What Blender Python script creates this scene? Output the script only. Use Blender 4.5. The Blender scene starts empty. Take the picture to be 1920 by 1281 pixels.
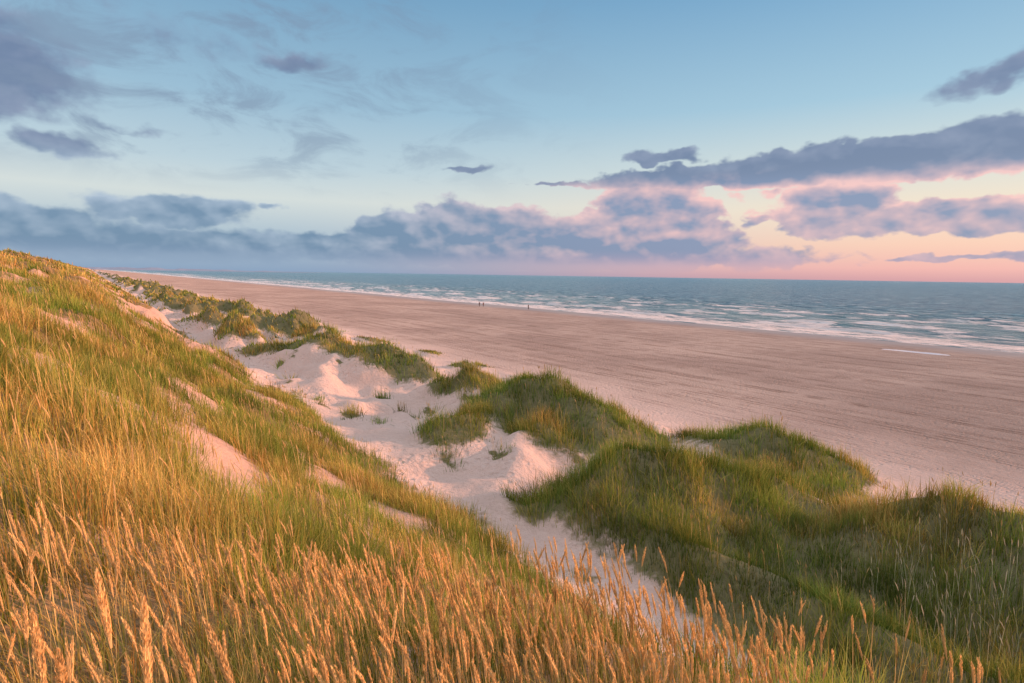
import bpy, math, numpy as np
from mathutils import Matrix, Vector
rng = np.random.default_rng(11)
sc = bpy.context.scene
sc.view_settings.view_transform = 'Standard'
sc.view_settings.look = 'None'
sc.view_settings.exposure = 0

# ---------------------------------------------------------------- frame of the coast
# s runs along the shore, t runs across it towards the sea
ANG = math.radians(36.5); CA, SA = math.cos(ANG), math.sin(ANG)
def st2xy(s, t): return -SA*s + CA*t, CA*s + SA*t
EYE = 12.0
SUN_AZ, SUN_EL = math.radians(86), math.radians(13)

# ---------------------------------------------------------------- noise
def _h(ix, iy, seed):
    n = (ix*374761393 + iy*668265263 + seed*69069731) & 0xffffffff
    n = ((n ^ (n >> 13))*1274126177) & 0xffffffff
    n = n ^ (n >> 16)
    return (n & 0xffffff)/float(0xffffff)
def vnoise(x, y, seed=0):
    x = np.asarray(x, float); y = np.asarray(y, float)
    ix = np.floor(x).astype(np.int64); iy = np.floor(y).astype(np.int64)
    fx = x-ix; fy = y-iy
    fx = fx*fx*fx*(fx*(fx*6-15)+10); fy = fy*fy*fy*(fy*(fy*6-15)+10)
    a = _h(ix, iy, seed); b = _h(ix+1, iy, seed); c = _h(ix, iy+1, seed); d = _h(ix+1, iy+1, seed)
    return ((a*(1-fx)+b*fx)*(1-fy)+(c*(1-fx)+d*fx)*fy)*2-1
def fbm(x, y, seed=0, o=4):
    r = 0; a = .5
    for i in range(o):
        r = r + a*vnoise(x, y, seed+i*7); x = np.asarray(x)*2.03+3.1; y = np.asarray(y)*2.03+1.7; a *= .5
    return r
def sstep(a, b, x):
    u = np.clip((x-a)/(b-a), 0, 1); return u*u*(3-2*u)

# ---------------------------------------------------------------- terrain
PT = [-3000, -400, -60, -30, -18, -12, -6, 0, 4.5, 9, 11, 14, 22, 28, 32, 45, 90, 130, 170, 200]
PZ = [10, 12, 13.2, 13.6, 14.5, 14.3, 12.3, 10.2, 7.1, 4.3, 3.75, 3.5, 3.2, 2.5, 2.0, 1.8, 1.1, 0.0, -1.3, -2.5]
def prof(t):
    return (np.interp(t-1.2, PT, PZ)+np.interp(t-.4, PT, PZ)+np.interp(t+.4, PT, PZ)+np.interp(t+1.2, PT, PZ))/4
RIDGES = [
 [(52,11,1.6,3.0),(47.5,15.2,2.9,3.2),(42.5,18.0,3.1,3.5),(38.0,19.6,2.1,2.8)],
 [(44,15,2.0,1.7),(40,12.8,1.4,1.5),(36,11.6,.5,1.6)],
 [(32.0,18.3,1.9,1.9),(30.6,19.6,2.5,2.2),(27.5,19.8,1.0,2.0),(23.8,19.2,2.9,3.5),(20.4,19.6,2.5,3.0),(18.2,21.0,1.0,2.2)],
 [(24.2,17.6,2.0,2.2),(22.2,13.9,1.5,1.9),(23.5,11.6,.4,1.6)],
 [(20.5,17.0,1.3,1.8),(18.3,14.2,1.0,1.5),(16.6,12.2,.4,1.5)],
 [(16.0,23.8,1.2,1.9),(13.8,24.6,2.2,2.8),(11.3,26.2,1.3,2.3)],
 [(13.8,10.9,.9,1.6),(12.4,13.4,2.2,2.4),(11.0,15.4,2.3,2.7),(10.4,18,1.4,2.4),(10.5,22,1.0,2.2)],
 [(6.6,18.9,1.6,2.4),(4.6,18.8,2.6,3.0),(2,18.6,2.7,3.2),(-3,20,2.8,4.0),(-12,20,3.0,4.0)],
 [(9.0,12.7,1.4,1.6),(6.4,13.2,1.1,1.5),(3.0,12.9,1.2,1.6),(-1,12.7,2.2,2.2)],
]
VEG = [
 [(52,11.6,2.2),(47.8,15.6,2.4),(42.5,18.2,3.4),(38.2,19.8,2.6)],
 [(32.0,18.5,1.4),(30.6,19.9,2.1),(28.2,20.4,1.1),(23.8,18.8,4.2),(20.4,18.6,3.9),(18.4,20.8,2.2)],
 [(24.2,15.2,1.3),(22.3,13.2,1.8)],
 [(16.0,23.6,1.7),(13.8,24.5,3.2),(11.5,26.0,2.4)],
 [(12.0,20,2.4),(11,23,2.6)],
 [(13.7,11.5,1.4),(12.0,13.9,3.2),(9.2,14.0,3.3)],
 [(11.5,18.0,2.8),(8,16.3,4.8),(5,17.0,5.9),(2,17.7,6.9),(-4,18.0,8),(-14,19,8)],
 [(9,12.3,1.6),(5,12.6,1.9),(2,12.3,2.1),(-3,12,3)],
]
BARE = [(3.4,20.6,1.5,.6),(5.6,20.0,.9,.5),(1.6,19.4,1.0,.5)]
def segd(s, t, a, b):
    ax, ay = a[0], a[1]; bx, by = b[0], b[1]
    dx, dy = bx-ax, by-ay
    u = np.clip(((s-ax)*dx+(t-ay)*dy)/(dx*dx+dy*dy), 0, 1)
    return np.hypot(s-ax-u*dx, t-ay-u*dy), u
def mounds(s, t):
    ws = s + 1.0*fbm(s/3.1, t/3.1, 21, 3); wt = t + 1.0*fbm(s/3.1, t/3.1, 31, 3)
    acc = 0
    for R in RIDGES:
        m = 0
        for a, b in zip(R[:-1], R[1:]):
            d, u = segd(ws, wt, a, b)
            H = a[2]+(b[2]-a[2])*u; w = a[3]+(b[3]-a[3])*u
            m = np.maximum(m, H*np.exp(-(d/w)**1.7*.95))
        acc = acc + m**4
    near = acc**.25
    near = near*(1+.36*fbm(s/2.4, t/2.4, 35, 2))
    band = sstep(9.5, 13.5, t)*(1-sstep(21, 28, t))
    n = .5+1.15*fbm(s/7.0, t/4.2, 41, 4)
    far = 3.0*band*np.clip(n, 0, 1.2)**1.3*sstep(54, 64, s)
    return np.maximum(near, far)
def height(s, t):
    s = np.asarray(s, float); t = np.asarray(t, float)
    k = .25+.75*sstep(4, 20, np.abs(s))
    wob = 1.5*fbm(s/17., s*0+.3, 3, 3)*k*(1-sstep(20, 30, t))
    z = prof(t+wob)
    dune = 1-sstep(27, 33, t)
    ridgen = sstep(-4, -14, t)
    z = z + dune*k*(.95*fbm(s/6.5, t/4.5, 5, 3)*(1-.4*sstep(8, 11, t)) + .15*fbm(s/1.1, t/1.1, 9, 3))
    z = z + .55*fbm(s/3.2, t/2.4, 14, 2)*sstep(6, 12, s)*sstep(9, 6, t)
    # wind-carved hollows with crisp rims
    z = z + (.5*np.abs(fbm(s/4.2, t/2.8, 6, 2))+.65*(.22-np.abs(fbm(s/3.4, t/2.2, 10, 2)))+.03*fbm(s/.9, t/.9, 4, 2))*sstep(9, 11, t)*dune*sstep(5, 9, s)
    z = z + ridgen*1.1*fbm(s/23., t/9., 12, 3)*sstep(15, 50, s)
    z = z + 1.1*fbm(s/8., t/3.4, 13, 3)*sstep(22, 45, s)*sstep(12, 4, t)
    # the shoulder the photographer stands on
    r = np.hypot((s-.8)/2.8, (t-1.4)/3.05)
    w = 1-sstep(.74, 1.3, r)
    z = z*(1-w)+w*(9.98-.15*t-.05*s+.10*fbm(s/.9, t/.9, 8, 2))
    z = z + mounds(s, t)*dune
    bl = sstep(29, 35, t)
    z = z + bl*(.08*fbm(s/14., t/5., 15, 3)+.025*fbm(s/2.5, t/1.6, 16, 2))*(1-sstep(95, 125, t))
    z = z + .12*sstep(110, 125, t)*fbm(s/45., t/60., 17, 2)
    e = np.exp(-((t-31)/3.2)**2)*np.clip(fbm(s/4.5, t/2.6, 18, 3)+.05, 0, 1)*1.3
    z = z + e*sstep(28, 40, s)
    r = np.hypot((s-34.5)/5.5, (t-107+.06*(s-34))/1.3)
    f = 1-sstep(1.1, 1.6, r)
    z = z*(1-f)+.62*f - .09*(1-sstep(.75, 1.0, r+.25*fbm(s/2.5, t/2, 19, 2)))
    return z
PATCH = [(9.4,1.5,1.5,.55),(8.0,3.4,1.1,.45),(12.5,-.6,1.3,.42),(19,2.2,1.8,.7),(7.2,5.4,.9,.42),(14.5,1.4,1.4,.45),(10.8,.2,.9,.4),
         (27,5.5,2.5,.8),(36,2.2,3,.7),(30,-2,2.5,.5),(44,5.5,4,1.0),(11,5.2,1.2,.45),(22,-.6,1.6,.45),(17,4.6,1.4,.45)]
def vegf(s, t):
    s = np.asarray(s, float); t = np.asarray(t, float)
    n = fbm(s/1.6, t/1.2, 51, 4); n2 = fbm(s/7., t/5., 61, 3)
    edge = 9.3+1.5*fbm(s/4., s*0+2, 63, 3)
    g = np.clip((edge-t)*.6, -1, 1)
    pn = 1.25*fbm(s/.8, t/.55, 67, 3)
    for (a, b, ra, rb) in PATCH:
        r = np.hypot((s-a)/ra, (t-b)/rb)+pn
        g = np.minimum(g, (r-1)*.55+.14)
    g = np.minimum(g, (.41-fbm(s/2.8, t/1.4, 68, 3))*3+.12)
    farp = sstep(22, 50, s)*sstep(-9, -2, t)
    g = np.minimum(g, 1.0-farp*1.5*np.clip(.30+2.9*fbm(s/7., t/2.6, 66, 3), 0, 1))
    best = -np.ones_like(g)*1.0
    for R in VEG:
        for a, b in zip(R[:-1], R[1:]):
            d, u = segd(s, t, a, b); w = a[2]+(b[2]-a[2])*u
            best = np.maximum(best, np.clip((1-d/w)*2.2, -1, 1))
    for (a, b, ra, rb) in BARE:
        r = np.hypot((s-a)/ra, (t-b)/rb)+pn*.8
        best = np.minimum(best, (r-1)*.7+.1)
    m = mounds(s, t)
    far = np.where(s > 56, np.clip((m-1.1)*1.5+2.1*n2, -1, 1), -1)*1.0
    far = np.where((t > 10) & (t < 24), far, -1)
    emb = np.where((t > 28) & (t < 35) & (s > 28), np.clip(fbm(s/4.5, t/2.6, 18, 3)*4-.9, -1, 1), -1)
    # thin trailing tufts on the valley floor
    tr = np.where((t > 9.5) & (t < 22) & (s > 4), (fbm(s/1.6, t/.9, 69, 3)-.44)*3.5+.15, -1)
    g = np.maximum(np.maximum(np.maximum(g, tr), best), np.maximum(far, emb))
    g = g + .40*n + .12*n2
    return np.where(np.hypot((s-1.6)/4.6, (t-.9)/3.7) < 1, np.maximum(g, .35), g)

def new_mesh(name, co, faces, attrs=None, smooth=False):
    me = bpy.data.meshes.new(name)
    co = np.ascontiguousarray(co, dtype=np.float32); faces = np.ascontiguousarray(faces, dtype=np.int32)
    nf, k = faces.shape
    me.vertices.add(len(co)); me.vertices.foreach_set("co", co.ravel())
    me.loops.add(nf*k); me.loops.foreach_set("vertex_index", faces.ravel())
    me.polygons.add(nf); me.polygons.foreach_set("loop_start", np.arange(0, nf*k, k, dtype=np.int32))
    try: me.polygons.foreach_set("loop_total", np.full(nf, k, dtype=np.int32))
    except Exception: pass
    me.polygons.foreach_set("use_smooth", np.full(nf, smooth, dtype=bool))
    for nm, typ, arr in (attrs or []):
        at = me.attributes.new(nm, typ, 'POINT')
        key = {'FLOAT': 'value', 'FLOAT_VECTOR': 'vector', 'FLOAT_COLOR': 'color'}[typ]
        at.data.foreach_set(key, np.ascontiguousarray(arr, dtype=np.float32).ravel())
    me.update(calc_edges=True); me.validate()
    return me
def add(name, me, mat=None, **kw):
    ob = bpy.data.objects.new(name, me); sc.collection.objects.link(ob)
    if mat: me.materials.append(mat)
    for k, v in kw.items(): ob[k] = v
    return ob
def gridfaces(n, m):
    i = np.arange(n-1)[:, None]*m + np.arange(m-1)[None, :]
    i = i.ravel()
    return np.stack([i, i+m, i+m+1, i+1], 1)

# ---------------------------------------------------------------- material helpers
class NT:
    def __init__(self, tree):
        self.t = tree; self.t.nodes.clear()
    def n(self, typ, **kw):
        x = self.t.nodes.new(typ)
        for k, v in kw.items(): setattr(x, k, v)
        return x
    def l(self, a, b): self.t.links.new(a, b)
    def put(self, sock, v):
        if v is None: return
        if isinstance(v, bpy.types.NodeSocket): self.l(v, sock)
        else: sock.default_value = v
    def m(self, op, a, b=None, c=None, clamp=False):
        x = self.n('ShaderNodeMath', operation=op, use_clamp=clamp)
        for i, v in enumerate((a, b, c)): self.put(x.inputs[i], v)
        return x.outputs[0]
    def vm(self, op, a, b=None):
        x = self.n('ShaderNodeVectorMath', operation=op)
        self.put(x.inputs[0], a); self.put(x.inputs[1], b)
        return x.outputs['Value'] if op in ('LENGTH', 'DOT_PRODUCT') else x.outputs[0]
    def ss(self, v, a, b, lo=0., hi=1.):
        x = self.n('ShaderNodeMapRange', interpolation_type='SMOOTHSTEP')
        self.put(x.inputs[0], v)
        for i, q in enumerate((a, b, lo, hi)): x.inputs[i+1].default_value = q
        return x.outputs[0]
    def mix(self, f, a, b, mode='MIX'):
        x = self.n('ShaderNodeMix', data_type='RGBA', blend_type=mode)
        x.clamp_factor = True
        self.put(x.inputs[0], f)
        for i, v in ((6, a), (7, b)):
            if isinstance(v, tuple) and len(v) == 3: v = v+(1,)
            self.put(x.inputs[i], v)
        return x.outputs[2]
    def noise(self, vec, scale=1., detail=4., rough=.5, dist=0., color=False):
        x = self.n('ShaderNodeTexNoise', noise_dimensions='2D'); self.put(x.inputs['Vector'], vec)
        x.inputs['Scale'].default_value = scale; x.inputs['Detail'].default_value = detail
        x.inputs['Roughness'].default_value = rough; x.inputs['Distortion'].default_value = dist
        return x.outputs['Color' if color else 'Fac']
    def ramp(self, f, stops):
        x = self.n('ShaderNodeValToRGB'); self.put(x.inputs[0], f)
        e = x.color_ramp.elements
        while len(e) < len(stops): e.new(.5)
        for el, (p, c) in zip(e, stops): el.position = p; el.color = tuple(c)+(1,)
        return x.outputs[0]
def material(name):
    m = bpy.data.materials.new(name); m.use_nodes = True
    return m, NT(m.node_tree)

# ---------------------------------------------------------------- sand
def sand_material():
    m, T = material("dune_and_beach_sand")
    out = T.n('ShaderNodeOutputMaterial'); b = T.n('ShaderNodeBsdfDiffuse')
    st = T.n('ShaderNodeAttribute', attribute_name='st').outputs['Vector']
    veg = T.n('ShaderNodeAttribute', attribute_name='veg').outputs['Fac']
    sp = T.n('ShaderNodeSeparateXYZ'); T.l(st, sp.inputs[0]); S, TT = sp.outputs[0], sp.outputs[1]
    n1 = T.noise(st, .35, 3, .55); n2 = T.noise(st, 3.5, 4, .6); n3 = T.noise(st, 28., 1, .6)
    dune = T.mix(n1, (.57, .46, .42), (.74, .62, .58))
    dune = T.mix(T.m('MULTIPLY', n2, .35), dune, (.48, .36, .32))
    dune = T.mix(T.ss(TT, 9.0, 6.), dune, (.54, .38, .31))
    broad = T.noise(st, .045, 5, .62)
    beach = T.mix(T.ss(broad, .3, .7), (.335, .27, .245), (.48, .395, .355))
    mp = T.n('ShaderNodeMapping'); T.l(st, mp.inputs[0]); mp.inputs['Scale'].default_value = (.05, .6, 1); mp.inputs['Rotation'].default_value = (0, 0, .03)
    streak = T.noise(mp.outputs[0], 1.0, 8, .72, .7)
    mp2 = T.n('ShaderNodeMapping'); T.l(st, mp2.inputs[0]); mp2.inputs['Scale'].default_value = (.14, 2.2, 1); mp2.inputs['Rotation'].default_value = (0, 0, -.09)
    streak2 = T.noise(mp2.outputs[0], 1.0, 5, .65, 1.0)
    beach = T.mix(T.m('MULTIPLY', T.ss(streak, .46, .68), .24), beach, (.26, .20, .18))
    beach = T.mix(T.m('MULTIPLY', T.ss(streak2, .55, .72), .28), beach, (.24, .185, .165))
    beach = T.mix(T.m('MULTIPLY', T.ss(n2, .52, .7), .30), beach, (.56, .46, .42))
    for sc_, rot, sd_ in ((.06, .09, .12), (.10, -.06, .07), (.045, .22, .10)):
        w = T.n('ShaderNodeTexWave', wave_type='BANDS', bands_direction='Y', wave_profile='SIN')
        mp3 = T.n('ShaderNodeMapping'); T.l(st, mp3.inputs[0]); mp3.inputs['Rotation'].default_value = (0, 0, rot); mp3.inputs['Scale'].default_value = (.25, 1, 1); mp3.inputs['Location'].default_value = (sc_*300, sc_*77, 0)
        T.l(mp3.outputs[0], w.inputs[0]); w.inputs['Scale'].default_value = sc_; w.inputs['Distortion'].default_value = 9; w.inputs['Detail'].default_value = 1; w.inputs['Detail Scale'].default_value = sd_
        # a pair of parallel wheel ruts either side of each crest
        rut = T.m('MULTIPLY', T.ss(w.outputs['Fac'], .93, .965), T.ss(w.outputs['Fac'], .998, .975))
        beach = T.mix(T.m('MULTIPLY', T.m('MULTIPLY', rut, T.ss(n1, .35, .55)), .75), beach, (.19, .14, .12))
    fb = T.ss(T.m('ADD', TT, T.m('MULTIPLY', T.noise(st, .12, 4, .6), 14)), 36, 52)
    col = T.mix(fb, dune, beach)
    tw = T.m('ADD', TT, T.m('MULTIPLY', T.noise(mp.outputs[0], 1.3, 3, .5), 16))
    wet = T.ss(tw, 118, 134)
    col = T.mix(T.m('MULTIPLY', wet, .7), col, (.20, .16, .15))
    litter = T.mix(n2, (.12, .10, .035), (.28, .21, .10))
    litter = T.mix(T.ss(TT, 9.5, 11.), litter, T.mix(n2, (.06, .085, .022), (.16, .17, .055)))
    vf = T.ss(T.m('ADD', veg, T.m('MULTIPLY', T.m('SUBTRACT', n2, .5), .9)), .0, .5)
    col = T.mix(T.m('MULTIPLY', vf, .88), col, litter)
    col = T.mix(T.m('MULTIPLY', n3, .16), col, (.3, .22, .18))
    T.l(col, b.inputs['Color'])
    b.inputs['Roughness'].default_value = .5
    rip = T.n('ShaderNodeTexWave', wave_type='BANDS', bands_direction='X'); T.l(st, rip.inputs[0])
    rip.inputs['Scale'].default_value = 1.9; rip.inputs['Distortion'].default_value = 6; rip.inputs['Detail'].default_value = 2; rip.inputs['Detail Scale'].default_value = 1.2
    vor = T.n('ShaderNodeTexVoronoi', voronoi_dimensions='2D'); T.l(st, vor.inputs['Vector']); vor.inputs['Scale'].default_value = 1.7
    foot = T.m('MULTIPLY', T.ss(vor.outputs['Distance'], .32, .08), T.ss(n1, .46, .60))
    hgt = T.m('ADD', T.m('MULTIPLY', n2, .16), T.m('MULTIPLY', T.m('MULTIPLY', rip.outputs['Fac'], T.ss(n1, .35, .65)), .026))
    hgt = T.m('SUBTRACT', hgt, T.m('MULTIPLY', foot, .10))
    hgt = T.m('ADD', hgt, T.m('MULTIPLY', n3, .014))
    hgt = T.m('SUBTRACT', hgt, T.m('MULTIPLY', T.m('MULTIPLY', T.ss(streak, .5, .68), fb), .05))
    bp = T.n('ShaderNodeBump'); bp.inputs['Strength'].default_value = .75; bp.inputs['Distance'].default_value = 1.
    hgt = T.m('MULTIPLY', hgt, T.m('SUBTRACT', 1., T.m('MULTIPLY', wet, .9)))
    T.l(hgt, bp.inputs['Height']); T.l(bp.outputs[0], b.inputs['Normal'])
    g = T.n('ShaderNodeBsdfGlossy'); g.inputs['Roughness'].default_value = .3; g.inputs[0].default_value = (.8, .8, .8, 1)
    mx = T.n('ShaderNodeMixShader'); T.l(T.m('MULTIPLY', wet, .35), mx.inputs[0]); T.l(b.outputs[0], mx.inputs[1]); T.l(g.outputs[0], mx.inputs[2])
    T.l(mx.outputs[0], out.inputs[0]); return m

sv = np.unique(np.round(np.concatenate([-np.geomspace(60, 3000, 12), np.arange(-60, -12, 1.5), np.arange(-12, 60, .3), np.arange(60, 160, .7), np.arange(160, 400, 3), np.geomspace(400, 22000, 45)]), 3))
tv = np.unique(np.round(np.concatenate([-np.geomspace(30, 3000, 14), np.arange(-30, 36, .3), np.arange(36, 98, 2), np.arange(98, 116, .6), np.arange(116, 136, 1), np.arange(136, 201, 5)]), 3))
S, Tt = np.meshgrid(sv, tv, indexing='ij')
Z = height(S, Tt); X, Y = st2xy(S, Tt)
vg = vegf(S, Tt)
st = np.stack([S, Tt, Z], -1).reshape(-1, 3)
sand = sand_material()
gme = new_mesh("ground", np.stack([X, Y, Z], -1).reshape(-1, 3), gridfaces(len(sv), len(tv))[:, ::-1],
               [('st', 'FLOAT_VECTOR', st), ('veg', 'FLOAT', vg.ravel())], True)
add("ground", gme, sand, kind="structure", label="pale dune sand running down to a wide beach", category="ground")

# ---------------------------------------------------------------- sea
def sea_material():
    m, T = material("sea_water")
    out = T.n('ShaderNodeOutputMaterial'); b = T.n('ShaderNodeBsdfPrincipled')
    st = T.n('ShaderNodeAttribute', attribute_name='st').outputs['Vector']
    foam = T.n('ShaderNodeAttribute', attribute_name='foam').outputs['Fac']
    sp = T.n('ShaderNodeSeparateXYZ'); T.l(st, sp.inputs[0]); TT = sp.outputs[1]
    mp = T.n('ShaderNodeMapping'); T.l(st, mp.inputs[0]); mp.inputs['Scale'].default_value = (.09, .28, 1); mp.inputs['Rotation'].default_value = (0, 0, .08)
    mb = T.n('ShaderNodeMapping'); T.l(st, mb.inputs[0]); mb.inputs['Scale'].default_value = (.015, .05, 1)
    mf = T.n('ShaderNodeMapping'); T.l(st, mf.inputs[0]); mf.inputs['Scale'].default_value = (.17, .85, 1)
    n1 = T.noise(mp.outputs[0], 1., 7, .72, .3); n2 = T.noise(mf.outputs[0], 1., 6, .74, .4); nb = T.noise(mb.outputs[0], 1., 7, .66, .2)
    deep = T.mix(T.ss(n1, .40, .60), (.018, .10, .18), (.15, .36, .47))
    shal = T.mix(T.ss(n1, .38, .62), (.07, .20, .26), (.34, .50, .55))
    col = T.mix(T.ss(TT, 150, 330), shal, deep)
    col = T.mix(T.m('MULTIPLY', T.ss(nb, .42, .66), .5), col, (.04, .15, .25))
    f = T.m('ADD', foam, T.m('MULTIPLY', T.m('SUBTRACT', n2, .5), 2.6))
    f = T.m('ADD', f, T.m('MULTIPLY', T.m('SUBTRACT', n1, .5), 1.5))
    fm = T.m('MULTIPLY', T.ss(f, .34, .82), .97)
    caps = T.m('MULTIPLY', T.ss(T.m('ADD', n1, T.m('MULTIPLY', n2, .4)), .79, .88), T.ss(TT, 1800, 300))
    fm = T.m('MAXIMUM', fm, T.m('MULTIPLY', caps, .6))
    col = T.mix(fm, col, (.88, .86, .88))
    T.l(col, b.inputs['Base Color'])
    T.l(T.m('ADD', .28, T.m('MULTIPLY', fm, .6)), b.inputs['Roughness'])
    b.inputs['IOR'].default_value = 1.33; b.inputs['Specular IOR Level'].default_value = .22
    h = T.m('ADD', T.m('MULTIPLY', n1, 1.2), T.m('MULTIPLY', n2, .3))
    bp = T.n('ShaderNodeBump'); bp.inputs['Strength'].default_value = 1.; bp.inputs['Distance'].default_value = 2.8
    T.l(h, bp.inputs['Height']); T.l(bp.outputs[0], b.inputs['Normal'])
    T.l(b.outputs[0], out.inputs[0]); return m
ss_ = np.unique(np.round(np.concatenate([-np.geomspace(250, 50000, 30), np.arange(-250, 500, 1.6), np.geomspace(500, 50000, 60)]), 3))
ts_ = np.unique(np.round(np.concatenate([np.arange(112, 300, .8), np.geomspace(300, 60000, 70)]), 3))
S, Tt = np.meshgrid(ss_, ts_, indexing='ij')
warp = 11*fbm(S/90., Tt/60., 71, 3)+2.8*fbm(S/12., Tt/12., 75, 3)
ph = (Tt+warp-130)/10.5
amp = np.clip(.36+1.5*fbm(S/20., np.floor(ph)*3.7, 81, 4), 0, 1)
fr = ph-np.floor(ph)
ridge = np.exp(-((fr-.5)/.16)**2)
zone = sstep(130, 150, Tt)*(1-sstep(210, 330, Tt))
Zs = .65*ridge*amp*zone + .25*fbm(S/9., Tt/4., 88, 3)*sstep(128, 145, Tt)
front = np.exp(-((fr-.38)/.13)**2)+.40*np.exp(-((fr-.15)/.17)**2)
fo = front*np.clip(amp*1.5-.35, 0, 1)*(1-sstep(165, 320, Tt))*1.0
swash = np.exp(-((Tt+.3*warp-136)/11.)**2)*.58
fo = np.clip(np.maximum(fo, swash)+.22*(1-sstep(145, 200, Tt)), 0, 1.15)
X, Y = st2xy(S, Tt)
sme = new_mesh("sea", np.stack([X, Y, Zs], -1).reshape(-1, 3), gridfaces(len(ss_), len(ts_))[:, ::-1],
               [('st', 'FLOAT_VECTOR', np.stack([S, Tt, Zs], -1).reshape(-1, 3)), ('foam', 'FLOAT', fo.ravel())], True)
add("sea", sme, sea_material(), kind="structure", label="blue green sea with white surf along the beach", category="sea")

# tidal pool
m, T = material("pool_water"); out = T.n('ShaderNodeOutputMaterial'); b = T.n('ShaderNodeBsdfPrincipled')
b.inputs['Base Color'].default_value = (.60, .65, .70, 1); b.inputs['Roughness'].default_value = .05; b.inputs['Specular IOR Level'].default_value = 1.
tc = T.n('ShaderNodeTexCoord'); bp = T.n('ShaderNodeBump'); bp.inputs['Strength'].default_value = .05
T.l(T.noise(tc.outputs['Object'], 1.5, 3), bp.inputs['Height']); T.l(bp.outputs[0], b.inputs['Normal']); T.l(b.outputs[0], out.inputs[0])
th = np.linspace(0, 2*math.pi, 72, endpoint=False)
rr = 1.04+.10*np.sin(3*th+1)+.05*np.sin(7*th)
ps, pt = 34.5+5.5*rr*np.cos(th), 107+1.3*rr*np.sin(th)-.06*5.5*np.cos(th)
px, py = st2xy(ps, pt)
me = bpy.data.meshes.new("tidal_pool")
me.from_pydata([(a, b_, .605) for a, b_ in zip(px, py)], [], [list(range(72))]); me.update()
add("tidal_pool", me, m, kind="structure", label="long shallow pool of seawater on the sand", category="water")

# distant hills beyond the bay, aerial haze painted into their blue colour
m, T = material("hills_painted_haze"); out = T.n('ShaderNodeOutputMaterial'); b = T.n('ShaderNodeBsdfPrincipled')
tc = T.n('ShaderNodeTexCoord')
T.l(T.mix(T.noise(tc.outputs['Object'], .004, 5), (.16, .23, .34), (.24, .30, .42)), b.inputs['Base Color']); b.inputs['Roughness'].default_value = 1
T.l(b.outputs[0], out.inputs[0])
azs = np.radians(np.linspace(-37.5, -18, 240)); rows = []
for k, (rad, hf) in enumerate([(9000, 0), (9150, .6), (9400, 1), (9900, 1), (10500, 0)]):
    u = (azs-azs[0])/(azs[-1]-azs[0])
    hz = 46*(1-u)**.7*(.75+.5*fbm(u*18, u*0+k*.3, 91, 4))*hf-1
    rows.append(np.stack([rad*np.sin(azs), rad*np.cos(azs), hz], 1))
hm = new_mesh("distant_hills", np.concatenate(rows), gridfaces(5, 240), None, True)
add("distant_hills", hm, m, kind="structure", label="low hazy blue hills across the bay", category="hills")

# ---------------------------------------------------------------- grass
def grass_material(name, trans=.3):
    m, T = material(name); out = T.n('ShaderNodeOutputMaterial')
    col = T.n('ShaderNodeAttribute', attribute_name='col').outputs['Color']
    d = T.n('ShaderNodeBsdfDiffuse'); T.l(col, d.inputs[0])
    tr = T.n('ShaderNodeBsdfTranslucent'); T.l(col, tr.inputs[0])
    mx = T.n('ShaderNodeMixShader'); mx.inputs[0].default_value = trans; T.l(d.outputs[0], mx.inputs[1]); T.l(tr.outputs[0], mx.inputs[2])
    T.l(mx.outputs[0], out.inputs[0]); return m
def blades(P, hx, hy, L, lean, bend, w, K, c0, c1, taper=1.5):
    n = len(L); tt = np.linspace(0, 1, K+1)[None, :]
    hor = L[:, None]*(lean[:, None]*tt+bend[:, None]*tt**2.2)
    ver = L[:, None]*tt*(1-.38*np.clip(lean+bend, 0, 1.4)[:, None]*tt)
    cx = P[:, 0:1]+hx[:, None]*hor; cy = P[:, 1:2]+hy[:, None]*hor; cz = P[:, 2:3]+ver-.03
    tw = rng.uniform(-.9, .9, n); ca, sa = np.cos(tw), np.sin(tw)
    sx = (-hy*ca+hx*sa)[:, None]; sy = (hx*ca+hy*sa)[:, None]
    ww = w[:, None]*.5*np.maximum(1-tt**taper, .06)
    a = np.stack([cx-sx*ww, cy-sy*ww, cz], -1); b_ = np.stack([cx+sx*ww, cy+sy*ww, cz], -1)
    V = np.stack([a, b_], 2).reshape(n, -1, 3)
    base = (np.arange(n)*(2*(K+1)))[:, None]; k = (np.arange(K)*2)[None, :]
    i = (base+k).ravel()
    F = np.stack([i, i+1, i+3, i+2], 1)
    tc = (tt**1.3)[..., None]
    C = c0[:, None, :]*(1-tc)+c1[:, None, :]*tc
    C = np.repeat(C[:, :, None, :], 2, 2).reshape(n, -1, 3)
    tip = np.stack([cx[:, -1], cy[:, -1], cz[:, -1]], -1)
    tan = tip-np.stack([cx[:, -2], cy[:, -2], cz[:, -2]], -1)
    tan /= np.linalg.norm(tan, axis=1, keepdims=True)
    return V.reshape(-1, 3), F, C.reshape(-1, 3), tip, tan
class Acc:
    def __init__(s): s.v = []; s.f = []; s.c = []; s.n = 0
    def add(s, V, F, C): s.v.append(V); s.f.append(F+s.n); s.c.append(C); s.n += len(V)
    def mesh(s, name):
        V = np.concatenate(s.v); C = np.concatenate(s.c); C4 = np.concatenate([C, np.ones((len(C), 1))], 1)
        return new_mesh(name, V, np.concatenate(s.f), [('col', 'FLOAT_COLOR', C4)])
def lerp(a, b, f): return a*(1-f[:, None])+b*f[:, None]
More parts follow.
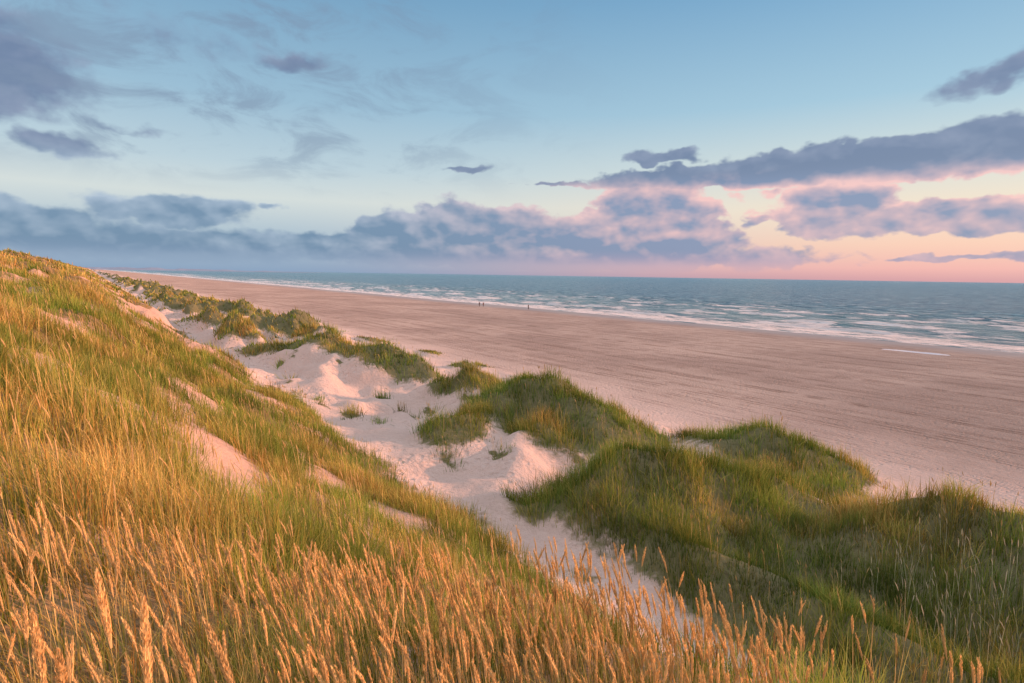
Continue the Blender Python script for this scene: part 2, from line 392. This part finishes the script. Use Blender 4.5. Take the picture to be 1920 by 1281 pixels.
def scatter(r0, r1, dens, thr=.12, az=(-54, 54), tmin=-26, tmax=36):
    a0, a1 = math.radians(az[0]), math.radians(az[1])
    area = (r1*r1-r0*r0)*.5*(a1-a0); n = int(area*dens)
    r = np.sqrt(rng.uniform(r0*r0, r1*r1, n)); a = rng.uniform(a0, a1, n)
    x, y = r*np.sin(a), r*np.cos(a)
    s = -SA*x+CA*y; t = CA*x+SA*y
    k = (t > tmin) & (t < tmax)
    x, y, s, t, r = x[k], y[k], s[k], t[k], r[k]
    g = vegf(s, t)
    k = g > thr+rng.uniform(0, .38, len(g))
    return x[k], y[k], s[k], t[k], r[k], g[k]
GREEN = np.array([.135, .275, .038]); OLIVE = np.array([.30, .35, .065]); STRAW = np.array([.67, .49, .18]); RUST = np.array([.52, .28, .08]); DEEP = np.array([.11, .245, .046])
wind = np.array([-.85, -.15])
bands = [ # r0 r1 tufts/m2 blades/tuft K
 (0.9, 4.5, 24, 44, 4), (4.5, 10, 17, 34, 3), (10, 20, 13.5, 28, 2), (20, 38, 7.5, 22, 2), (38, 75, 2.8, 16, 1), (75, 180, .5, 14, 1), (180, 420, .07, 14, 1)]
def tuftfield(name_main, name_fore):
    A_, B_ = Acc(), Acc()
    for (r0, r1, den, nb, K) in bands:
        x, y, s, t, r, g = scatter(r0, r1, den)
        nt = len(x)
        main = t < 10.6
        sizen = fbm(s/1.7, t/1.7, 131, 3)
        size = rng.uniform(.6, 1.0, nt)*np.clip(.6+g, .5, 1.05)*np.where(main, .68, .80)*(1+.9*sizen)
        size *= np.where(t > 27, .6, 1.)*np.where(r < 4.5, .9, 1.)
        dryn = fbm(s/2.4, t/1.9, 101, 4)
        dry = np.where(main, .23+1.25*dryn-.008*np.clip(t, -9, 9), .13+1.0*dryn)
        dry = dry+.24*sstep(35, 70, s)
        dry = np.clip(dry+rng.normal(0, .18, nt), 0, 1)
        dry = np.where(r < 3.2, np.clip(dry+.14, 0, 1), dry)
        clump = 1+.95*fbm(s/.8, t/.8, 141, 2)
        rep = np.repeat(np.arange(nt), nb)
        N_ = len(rep); sp = .09+.032*math.sqrt(r0)
        if r0 > 30: sp = .35
        if r0 > 70: sp = .8
        if r0 > 170: sp = 2.0
        ox = rng.normal(0, sp, N_); oy = rng.normal(0, sp, N_)
        bx, by = x[rep]+ox, y[rep]+oy
        bs = -SA*bx+CA*by; bt = CA*bx+SA*by
        bz = height(bs, bt)
        on = np.hypot(ox, oy)+1e-6
        hx = ox/on*1.0+wind[0]*.4+rng.normal(0, .6, N_); hy = oy/on*1.0+wind[1]*.4+rng.normal(0, .6, N_)
        hn = np.hypot(hx, hy)+1e-6; hx /= hn; hy /= hn
        L = size[rep]*rng.uniform(.5, 1.05, N_)
        lean = rng.uniform(.0, .28, N_); bend = rng.uniform(.0, .75, N_)**1.7
        w = (.0042+.00070*r[rep])*rng.uniform(.7, 1.3, N_)*(1.0 if r0 < 38 else 1.5 if r0 < 75 else 2.4 if r0 < 180 else 4.)
        d = np.clip(dry[rep]+rng.normal(0, .22, N_), 0, 1)
        c0 = lerp(np.broadcast_to(GREEN, (N_, 3)), np.broadcast_to(OLIVE, (N_, 3)), np.clip(d*2, 0, 1))
        deepm = (~main[rep])*np.clip(.6-d*1.4, 0, 1)
        c0 = lerp(c0, np.broadcast_to(DEEP, (N_, 3)), deepm)
        rust = rng.random(N_)[:, None] < .32
        dr = np.where(rust, RUST, STRAW)
        c0 = lerp(c0, dr, np.clip(d*2-1, 0, 1))
        c1 = lerp(c0, dr, np.clip(.26+d*.75, 0, 1))
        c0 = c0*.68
        br = (rng.uniform(.75, 1.25, N_)*clump[rep])[:, None]
        c0 = c0*br; c1 = c1*br
        V, F, C, _, _ = blades(np.stack([bx, by, bz], 1), hx, hy, L, lean, bend, w, K, c0, c1)
        mk = main[rep]
        vp = 2*(K+1)
        for msk, acc in ((mk, A_), (~mk, B_)):
            idx = np.nonzero(msk)[0]
            if len(idx) == 0: continue
            VV = V.reshape(N_, vp, 3)[idx].reshape(-1, 3); CC = C.reshape(N_, vp, 3)[idx].reshape(-1, 3)
            i = ((np.arange(len(idx))*vp)[:, None]+(np.arange(K)*2)[None, :]).ravel()
            acc.add(VV, np.stack([i, i+1, i+3, i+2], 1), CC)
    gm = grass_material("marram_blades")
    add(name_main, A_.mesh(name_main), gm, kind="stuff", label="golden green marram grass covering the high dune slope", category="grass")
    add(name_fore, B_.mesh(name_fore), gm, kind="stuff", label="dark green marram grass on the low foredunes", category="grass")
    print("blades verts", A_.n, B_.n)
tuftfield("marram_grass", "foredune_grass")

def seedheads():
    acc = Acc()
    def group(x, y, s, t, Lr, w, m, headlen, hr, colr, leans=(.02, .16)):
        n = len(x); z = height(s, t)
        hx = wind[0]*.8+rng.normal(0, .5, n); hy = wind[1]*.8+rng.normal(0, .5, n)
        hn = np.hypot(hx, hy); hx /= hn; hy /= hn
        L = rng.uniform(Lr[0], Lr[1], n); lean = rng.uniform(leans[0], leans[1], n); bend = rng.uniform(.0, .10, n)
        c = colr[None, :]*rng.uniform(.75, 1.2, (n, 1))
        V, F, C, tip, tan = blades(np.stack([x, y, z], 1), hx, hy, L, lean, bend, np.full(n, w)*1.0, 5, c*np.array([.6, .75, .6]), c, taper=12)
        acc.add(V, F, C)
        hl = rng.uniform(headlen[0], headlen[1], n)
        droop = (rng.uniform(0, .5, n)**2.0)[:, None]*np.stack([hx, hy, -.3*np.ones(n)], 1)
        up = np.array([0, 0, 1.]); e1 = np.cross(tan, up+.01); e1 /= np.linalg.norm(e1, axis=1, keepdims=True); e2 = np.cross(tan, e1)
        rings = 5; sides = 5
        u = np.linspace(0, 1, rings)
        rad = hr*np.array([.35, .85, 1., .75, .12])[None, :]*.8*np.ones((n, 1))
        ctr = tip[:, None, :]-tan[:, None, :]*.01+(tan[:, None, :]+droop[:, None, :]*u[None, :, None])*hl[:, None, None]*u[None, :, None]
        an = np.arange(sides)/sides*2*math.pi
        ring = ctr[:, :, None, :]+rad[:, :, None, None]*(np.cos(an)[None, None, :, None]*e1[:, None, None, :]+np.sin(an)[None, None, :, None]*e2[:, None, None, :])
        VV = ring.reshape(-1, 3)
        q = []
        for a in range(rings-1):
            for b_ in range(sides):
                q.append((a*sides+b_, a*sides+(b_+1) % sides, (a+1)*sides+(b_+1) % sides, (a+1)*sides+b_))
        q = np.array(q)[None]+(np.arange(n)*rings*sides)[:, None, None]
        CC = np.repeat(c*.85, rings*sides, 0)
        acc.add(VV, q.reshape(-1, 4), CC)
        if m:
            U = rng.uniform(0, 1, (n, m)); TH = rng.uniform(0, 2*math.pi, (n, m))
            env = np.sin(np.clip(U*.93+.06, 0, 1)*math.pi)**.55
            cp = tip[:, None, :]+(tan[:, None, :]+droop[:, None, :]*U[..., None])*(hl[:, None]*U)[..., None]
            ra = np.cos(TH)[..., None]*e1[:, None, :]+np.sin(TH)[..., None]*e2[:, None, :]
            ta = -np.sin(TH)[..., None]*e1[:, None, :]+np.cos(TH)[..., None]*e2[:, None, :]
            R = (hr*env)[..., None]; ln = rng.uniform(.012, .022, (n, m))[..., None]
            p0 = cp+ra*R*.5; pm = cp+ra*R*1.0+tan[:, None, :]*ln*.5; p1 = cp+ra*R*1.15+tan[:, None, :]*ln
            wd = .0017
            Q = np.stack([p0, pm-ta*wd, p1, pm+ta*wd], 2).reshape(-1, 3)
            i = np.arange(n*m)*4
            cc = np.repeat((c[:, None, :]*rng.uniform(.6, 1.4, (n, m, 1))).reshape(-1, 3), 4, 0)
            acc.add(Q, np.stack([i, i+1, i+2, i+3], 1), cc)
    GOLD = np.array([.78, .55, .26]); PALE = np.array([.76, .68, .50])
    x, y, s, t, r, g = scatter(1.0, 3.8, 85, -.5, (-52, 46))
    azd = np.degrees(np.arctan2(x, y))
    k = (t < 4.4) & ((r > 1.7) | (rng.random(len(r)) < .3)) & ((azd < 27) | (rng.random(len(r)) < .25))
    group(x[k], y[k], s[k], t[k], (.46, .78), .003, 75, (.09, .16), .0070, GOLD)
    x, y, s, t, r, g = scatter(1.6, 3.5, 180, -.5, (-22, 31))
    group(x, y, s, t, (.44, .70), .003, 70, (.10, .165), .0072, GOLD)
    # a few tall stems right beside the viewer
    xy = np.array([(-.84,.92),(-.58,.84),(-.70,1.08),(-.98,1.2),(-.52,1.25),(-.88,1.05),(-.36,1.1)])
    x, y = xy[:, 0], xy[:, 1]; s = -SA*x+CA*y; t = CA*x+SA*y
    group(x, y, s, t, (1.22, 1.38), .0038, 320, (.16, .20), .0095, GOLD*1.05, (.05, .16))
    x, y, s, t, r, g = scatter(3.6, 9, 9, .1, (-52, 50)); k = t < 8
    group(x[k], y[k], s[k], t[k], (.5, .78), .004, 14, (.10, .16), .0065, GOLD*.95)
    x, y, s, t, r, g = scatter(9, 26, 3.0, .25)
    group(x, y, s, t, (.58, .88), .009, 0, (.12, .18), .011, GOLD*.9)
    x, y, s, t, r, g = scatter(26, 60, .6, .3)
    group(x, y, s, t, (.6, .9), .02, 0, (.15, .22), .022, GOLD*.85)
    n = 150; s = rng.normal(3.4, 1.1, n); t = rng.normal(14.9, 1.1, n); x, y = st2xy(s, t)
    group(x, y, s, t, (.9, 1.25), .007, 8, (.15, .22), .010, PALE)
    add("marram_seed_heads", acc.mesh("marram_seed_heads"), grass_material("dry_seed_heads", .25), kind="stuff", label="golden marram seed heads on thin stalks above the grass", category="grass")
seedheads()

# ---------------------------------------------------------------- people on the beach
def cloth(name, c):
    m, T = material(name); out = T.n('ShaderNodeOutputMaterial'); b = T.n('ShaderNodeBsdfPrincipled')
    tc = T.n('ShaderNodeTexCoord')
    T.l(T.mix(T.noise(tc.outputs['Object'], 18, 3), tuple(q*.7 for q in c), tuple(q*1.2 for q in c)), b.inputs['Base Color'])
    b.inputs['Roughness'].default_value = .85; T.l(b.outputs[0], out.inputs[0]); return m
skin_m = cloth("skin", (.5, .3, .22)); hair_m = cloth("hair_brown", (.06, .035, .02))
def skin_mesh(name, chains, mat, sub=1):
    vs = []; es = []; rad = []; roots = []
    idx = {}
    for ch in chains:
        prev = None; first = True
        for (key, p, r) in ch:
            if key is not None and key in idx: i = idx[key]
            else:
                i = len(vs); vs.append(p); rad.append(r)
                if key is not None: idx[key] = i
                if first: roots.append(i)
            if prev is not None: es.append((prev, i))
            prev = i; first = False
    me = bpy.data.meshes.new(name); me.from_pydata(vs, es, []); me.update()
    ob = bpy.data.objects.new(name, me); sc.collection.objects.link(ob)
    md = ob.modifiers.new("skin", 'SKIN')
    if not me.skin_vertices: me.skin_vertices.new()
    for i, r in enumerate(rad):
        me.skin_vertices[0].data[i].radius = r if isinstance(r, tuple) else (r, r)
        me.skin_vertices[0].data[i].use_root = i in roots
    md.use_smooth_shade = True
    s2 = ob.modifiers.new("sub", 'SUBSURF'); s2.levels = sub; s2.render_levels = sub
    me.materials.append(mat); return ob
def person(s, t, heading, stride, jacket_c, trouser_c, label, H=1.75):
    st_, k = stride, H/1.75
    def q(x, y, z): return (x*k, y*k, z*k)
    hip = .93
    def leg(sd, f):
        return [('pel', q(0, 0, .97), .13), (None, q(.09*sd, 0, hip-.06), .095), (None, q(.10*sd, f*.5+.03, .50), .06), (None, q(.10*sd, f-.02, .10), .043), (None, q(.11*sd, f+.05, .035), .035), (None, q(.12*sd, f+.17, .025), .028)]
    def arm(sd, f):
        return [('sho', q(0, 0, 1.40), .115), (None, q(.18*sd, 0, 1.40), .06), (None, q(.24*sd, -f*.2, 1.12), .043), (None, q(.25*sd, f*.35+.04, .88), .03), (None, q(.25*sd, f*.42+.05, .80), (.035, .018))]
    body = [[('pel', q(0, 0, .97), .13), (None, q(0, 0, 1.12), .115), (None, q(0, 0, 1.28), .13), ('sho', q(0, 0, 1.40), .115), ('nk', q(0, .01, 1.50), .052), ('hd', q(0, .02, 1.60), .078), (None, q(0, .015, 1.69), .068)],
            leg(1, st_), leg(-1, -st_), arm(1, -st_), arm(-1, st_)]
    for sd, f in ((1, -st_), (-1, st_)):
        hx, hy, hz = .25*sd, f*.42+.05, .80
        for j, (dy, ln) in enumerate([(-.027, .065), (-.009, .08), (.009, .085), (.027, .075)]):
            body.append([(None, q(hx, hy+dy, hz-.01), .009), (None, q(hx, hy+dy, hz-.045), .0085), (None, q(hx-.012*sd, hy+dy, hz-.045-ln*.5), .007)])
        body.append([(None, q(hx, hy+.02, hz+.02), .010), (None, q(hx-.01*sd, hy+.055, hz-.02), .009), (None, q(hx-.015*sd, hy+.06, hz-.045), .007)])
    body.append([(None, q(0, .085, 1.63), .012), (None, q(0, .11, 1.595), .013)])                 # nose
    for sd in (1, -1): body.append([(None, q(.075*sd, .01, 1.625), .012), (None, q(.08*sd, .005, 1.595), .010)])
    ob = skin_mesh("person", body, skin_m)
    jk = skin_mesh("jacket", [[('a', q(0, 0, .90), .15), (None, q(0, 0, 1.12), .135), (None, q(0, 0, 1.28), .15), ('b', q(0, 0, 1.41), .125), (None, q(0, .0, 1.475), .07)]] +
        [[('b', q(0, 0, 1.41), .125), (None, q(.185*sd, 0, 1.41), .075), (None, q(.245*sd, -f*.2, 1.12), .057), (None, q(.252*sd, f*.35+.03, .90), .045)] for sd, f in ((1, -st_), (-1, st_))], cloth("jacket_cloth", jacket_c))
    tr = skin_mesh("trousers", [[('p', q(0, 0, .95), .14), (None, q(.09*sd, 0, hip-.08), .108), (None, q(.10*sd, f*.5+.03, .50), .075), (None, q(.10*sd, f-.02, .09), .06)] for sd, f in ((1, st_), (-1, -st_))], cloth("trouser_cloth", trouser_c))
    hr = skin_mesh("hair", [[(None, q(0, -.03, 1.60), .065), (None, q(0, -.02, 1.68), .077), (None, q(0, .02, 1.72), .055)]], hair_m)
    for c in (jk, tr, hr): c.parent = ob
    x, y = st2xy(s, t); ob.location = (x, y, float(height(s, t))); ob.rotation_euler = (0, 0, heading)
    ob["label"] = label; ob["category"] = "person"; ob["group"] = "people walking on the beach"
    return ob
person(172, 112.4, math.radians(36), .20, (.03, .035, .06), (.02, .02, .03), "person in a dark jacket walking beside another on sand", 1.80)
person(171.4, 113.7, math.radians(36), .17, (.10, .03, .03), (.03, .03, .05), "person in a dark red jacket strolling beside another", 1.68)
person(155, 121.5, math.radians(-60), .06, (.04, .03, .025), (.025, .025, .03), "lone person in dark clothes standing near the surf", 1.80)

# ---------------------------------------------------------------- sun and sky
sd = Vector((math.sin(SUN_AZ)*math.cos(SUN_EL), math.cos(SUN_AZ)*math.cos(SUN_EL), math.sin(SUN_EL)))
L = bpy.data.lights.new("sun", 'SUN'); L.energy = 5.0; L.color = (1.32, .56, .30); L.angle = math.radians(.6)
lo = bpy.data.objects.new("sun", L); sc.collection.objects.link(lo); lo.rotation_euler = sd.to_track_quat('Z', 'Y').to_euler()

W = bpy.data.worlds.new("World"); sc.world = W; W.use_nodes = True
try:
    W.cycles.sampling_method = 'MANUAL'; W.cycles.sample_map_resolution = 256
except Exception as e: print(e)
T = NT(W.node_tree)
out = T.n('ShaderNodeOutputWorld'); bg = T.n('ShaderNodeBackground')
gen = T.n('ShaderNodeTexCoord').outputs['Generated']
sp = T.n('ShaderNodeSeparateXYZ'); T.l(gen, sp.inputs[0])
az = T.m('MULTIPLY', T.m('ARCTAN2', sp.outputs[0], sp.outputs[1]), 57.2958)
el = T.m('MULTIPLY', T.m('ARCSINE', T.m('MINIMUM', T.m('MAXIMUM', sp.outputs[2], -1.), 1.)), 57.2958)
cb = T.n('ShaderNodeCombineXYZ'); T.l(az, cb.inputs[0]); T.l(el, cb.inputs[1]); P = cb.outputs[0]
ef = T.m('DIVIDE', el, 30.)
left = T.ramp(ef, [(0, (.25, .36, .52)), (.12, (.42, .53, .62)), (.22, (.64, .70, .69)), (.32, (.49, .62, .69)), (.5, (.32, .50, .64)), (.8, (.18, .36, .54)), (1, (.14, .31, .49))])
right = T.ramp(ef, [(0, (.64, .34, .38)), (.035, (.86, .46, .43)), (.10, (.92, .60, .47)), (.2, (.88, .74, .58)), (.32, (.66, .72, .69)), (.5, (.37, .57, .70)), (.8, (.19, .39, .60)), (1, (.145, .33, .54))])
col = T.mix(T.ss(az, -24, 38), left, right)
# domain warp gives every cloud a ragged, irregular outline
wv = T.noise(T.vm('MULTIPLY', P, (.36, .58, 1.)), 1., 3, .5, color=True)
wv = T.vm('MULTIPLY', T.vm('SUBTRACT', wv, (.5, .5, .5)), (5.0, 1.7, 0))
PW = T.vm('ADD', P, wv)
a_ = T.noise(T.vm('MULTIPLY', P, (.17, .32, 1.)), 1.25, 8, .57, .15)
def billow(off):
    q = T.vm('ADD', P, off)
    v = T.n('ShaderNodeTexVoronoi', feature='SMOOTH_F1', distance='EUCLIDEAN', voronoi_dimensions='2D')
    T.l(T.vm('MULTIPLY', T.vm('ADD', q, T.vm('MULTIPLY', wv, (.25, .25, 0))), (.42, .60, 1.)), v.inputs['Vector'])
    v.inputs['Scale'].default_value = 1.0; v.inputs['Detail'].default_value = 2; v.inputs['Roughness'].default_value = .5; v.inputs['Smoothness'].default_value = .5
    return T.m('SUBTRACT', .38, v.outputs['Distance'])
b0 = billow((0, 0, 0))
n0 = T.m('ADD', T.m('MULTIPLY', T.m('SUBTRACT', a_, .5), 1.30), T.m('MULTIPLY', b0, .50))
blobs = [ # az el rx ry tilt weight
 (-43,14.4,9.5,4.6,0,1.6),(-20,18,5,.9,4,.9),(-28.5,18.4,8,2.0,0,.45),(-38,9.5,4.2,1.0,0,.8),(-33,11.2,6,.5,0,.4),(-38,21.5,10,2.4,0,.6),
 (-30.5,5.0,7.5,1.7,0,1.3),(-33,2.2,20,2.0,0,1.3),(-41,3.9,8,1.5,0,1.2),(-18,2.6,10,1.6,0,1.2),
 (-12,3.6,4.6,2.9,0,1.6),(-6,4.2,6,3.6,0,2.0),(0,3.8,6.5,3.3,0,1.9),(5.5,3.4,7,2.8,0,1.8),
 (13.6,5.0,7.4,4.4,0,2.2),(11,3,14,2.3,0,1.6),(2,2.0,30,1.8,0,1.5),
 (21,9.2,16,1.4,0,1.6),(33,9.8,18,2.0,0,2.0),(39.5,11.2,4.5,1.5,0,1.1),(14.5,11.2,4,.8,0,.8),
 (29,5.9,6,2.7,0,1.7),(37.5,5.2,11,1.6,0,1.5),(55,8,10,4,0,1),
 (39,15.2,4.8,1.4,14,1.0),(-5,10.1,3.4,.55,3,.7),(23.7,7.7,2.8,.6,4,.65),(23.1,5.2,1.9,.5,8,.6),(-22.5,5.6,2,.4,0,.6),(4.5,8.8,5,.4,0,.6),
 (40,2.0,12,.35,0,.6),
]
D = None
for (a, e, rx, ry, tl, w) in blobs:
    if tl:
        mp = T.n('ShaderNodeMapping', vector_type='TEXTURE'); T.l(PW, mp.inputs[0])
        mp.inputs['Location'].default_value = (a, e, 0); mp.inputs['Rotation'].default_value = (0, 0, math.radians(tl)); mp.inputs['Scale'].default_value = (rx, ry, 1)
        ln = T.vm('LENGTH', mp.outputs[0])
    else:
        x = T.n('ShaderNodeVectorMath', operation='MULTIPLY_ADD'); T.l(PW, x.inputs[0]); x.inputs[1].default_value = (1/rx, 1/ry, 0); x.inputs[2].default_value = (-a/rx, -e/ry, 0)
        ln = T.vm('LENGTH', x.outputs[0])
    v = T.m('MULTIPLY_ADD', ln, -w, w)
    D = v if D is None else T.m('SMOOTH_MAX', D, v, .12)
dens = T.m('ADD', D, T.m('MULTIPLY', n0, .52))
soft = T.ss(az, 5, -30, .22, .42)
soft = T.m('ADD', soft, T.ss(el, 9, 16, 0, .35))
ms = T.n('ShaderNodeMapRange', interpolation_type='SMOOTHSTEP'); T.l(dens, ms.inputs[0]); ms.inputs[1].default_value = -.05; T.l(soft, ms.inputs[2])
mask = ms.outputs[0]
# light from the low sun: smooth relief in the bodies, bright rims on the crowns
a1 = T.noise(T.vm('MULTIPLY', P, (.17, .32, 1.)), 1.25, 3, .5, .15); a2 = T.noise(T.vm('MULTIPLY', T.vm('ADD', P, (.5, .85, 0)), (.17, .32, 1.)), 1.25, 3, .5, .15)
b1 = billow((.40, .65, 0))
rel = T.m('ADD', T.m('MULTIPLY', T.m('SUBTRACT', a1, a2), 1.5), T.m('MULTIPLY', T.m('SUBTRACT', b0, b1), .32))
thick = T.ss(dens, .05, 1.1)
rim = T.ss(dens, .55, .05)
lit = T.m('ADD', T.m('MULTIPLY', rel, 1.0), T.m('SUBTRACT', .34, T.m('MULTIPLY', thick, .26)))
crown = T.m('MULTIPLY', T.ss(el, 3.0, 7.), T.ss(el, 9.2, 8.))
lit = T.m('ADD', lit, T.m('MULTIPLY', crown, T.m('ADD', .22, T.m('MULTIPLY', rim, .40))))
lit = T.m('MINIMUM', T.m('MAXIMUM', lit, 0.), 1.)
fr = T.ss(az, -22, 18)
shadow = T.mix(fr, (.145, .25, .39), (.215, .285, .45))
shadow = T.mix(T.ss(el, 7.5, 10), shadow, (.155, .215, .35))
lightc = T.mix(fr, (.40, .50, .63), (.90, .56, .54))
lightc = T.mix(T.ss(el, 8, 10), lightc, (.28, .335, .47))
base = T.mix(T.ss(el, 2.8, .6), T.mix(lit, shadow, lightc), T.mix(fr, (.21, .31, .47), (.42, .34, .48)))
mask = T.m('MULTIPLY', mask, T.ss(el, .1, 2.0))
col = T.mix(T.m('MULTIPLY', mask, .95), col, base)
wn = T.noise(T.vm('MULTIPLY', P, (.10, .26, 1.)), 1.2, 6, .62, .4)
wm = T.m('MULTIPLY', T.m('MULTIPLY', T.ss(wn, .44, .68), T.ss(az, 15, -28)), .6)
col = T.mix(T.m('MULTIPLY', wm, T.ss(el, 6, 12)), col, (.20, .27, .39))
dt = T.m('MAXIMUM', T.vm('DOT_PRODUCT', gen, tuple(sd)), 0.)
glow = T.m('MULTIPLY', T.m('POWER', dt, 20.), 1.6)
gv = T.n('ShaderNodeVectorMath', operation='SCALE'); gv.inputs[0].default_value = (1., .60, .38); T.l(glow, gv.inputs['Scale'])
# sky brightened overhead and behind the viewer, added to lift ambient light
ambient_lift = T.m('MAXIMUM', T.ss(el, 27, 52), T.m('MULTIPLY', T.ss(T.m('ABSOLUTE', az), 65, 110), .75))
col = T.mix(ambient_lift, col, (1.03, .95, .97))
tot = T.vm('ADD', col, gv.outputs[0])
sky = T.n('ShaderNodeTexSky', sky_type='NISHITA'); sky.sun_disc = False; sky.sun_elevation = SUN_EL; sky.sun_rotation = SUN_AZ
nk = T.n('ShaderNodeVectorMath', operation='SCALE'); T.l(sky.outputs[0], nk.inputs[0]); nk.inputs['Scale'].default_value = .008
tot = T.vm('ADD', tot, nk.outputs[0])
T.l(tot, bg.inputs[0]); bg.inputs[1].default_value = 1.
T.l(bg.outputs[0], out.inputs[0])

# ---------------------------------------------------------------- camera
cam = bpy.data.cameras.new("camera"); cam.lens = 20; cam.sensor_width = 36; cam.clip_start = .05; cam.clip_end = 120000
co = bpy.data.objects.new("camera", cam); sc.collection.objects.link(co)
co.matrix_world = Matrix.Translation((0, 0, EYE)) @ Matrix.Rotation(math.radians(90-6.66), 4, 'X') @ Matrix.Rotation(.0155, 4, 'Z')
sc.camera = co
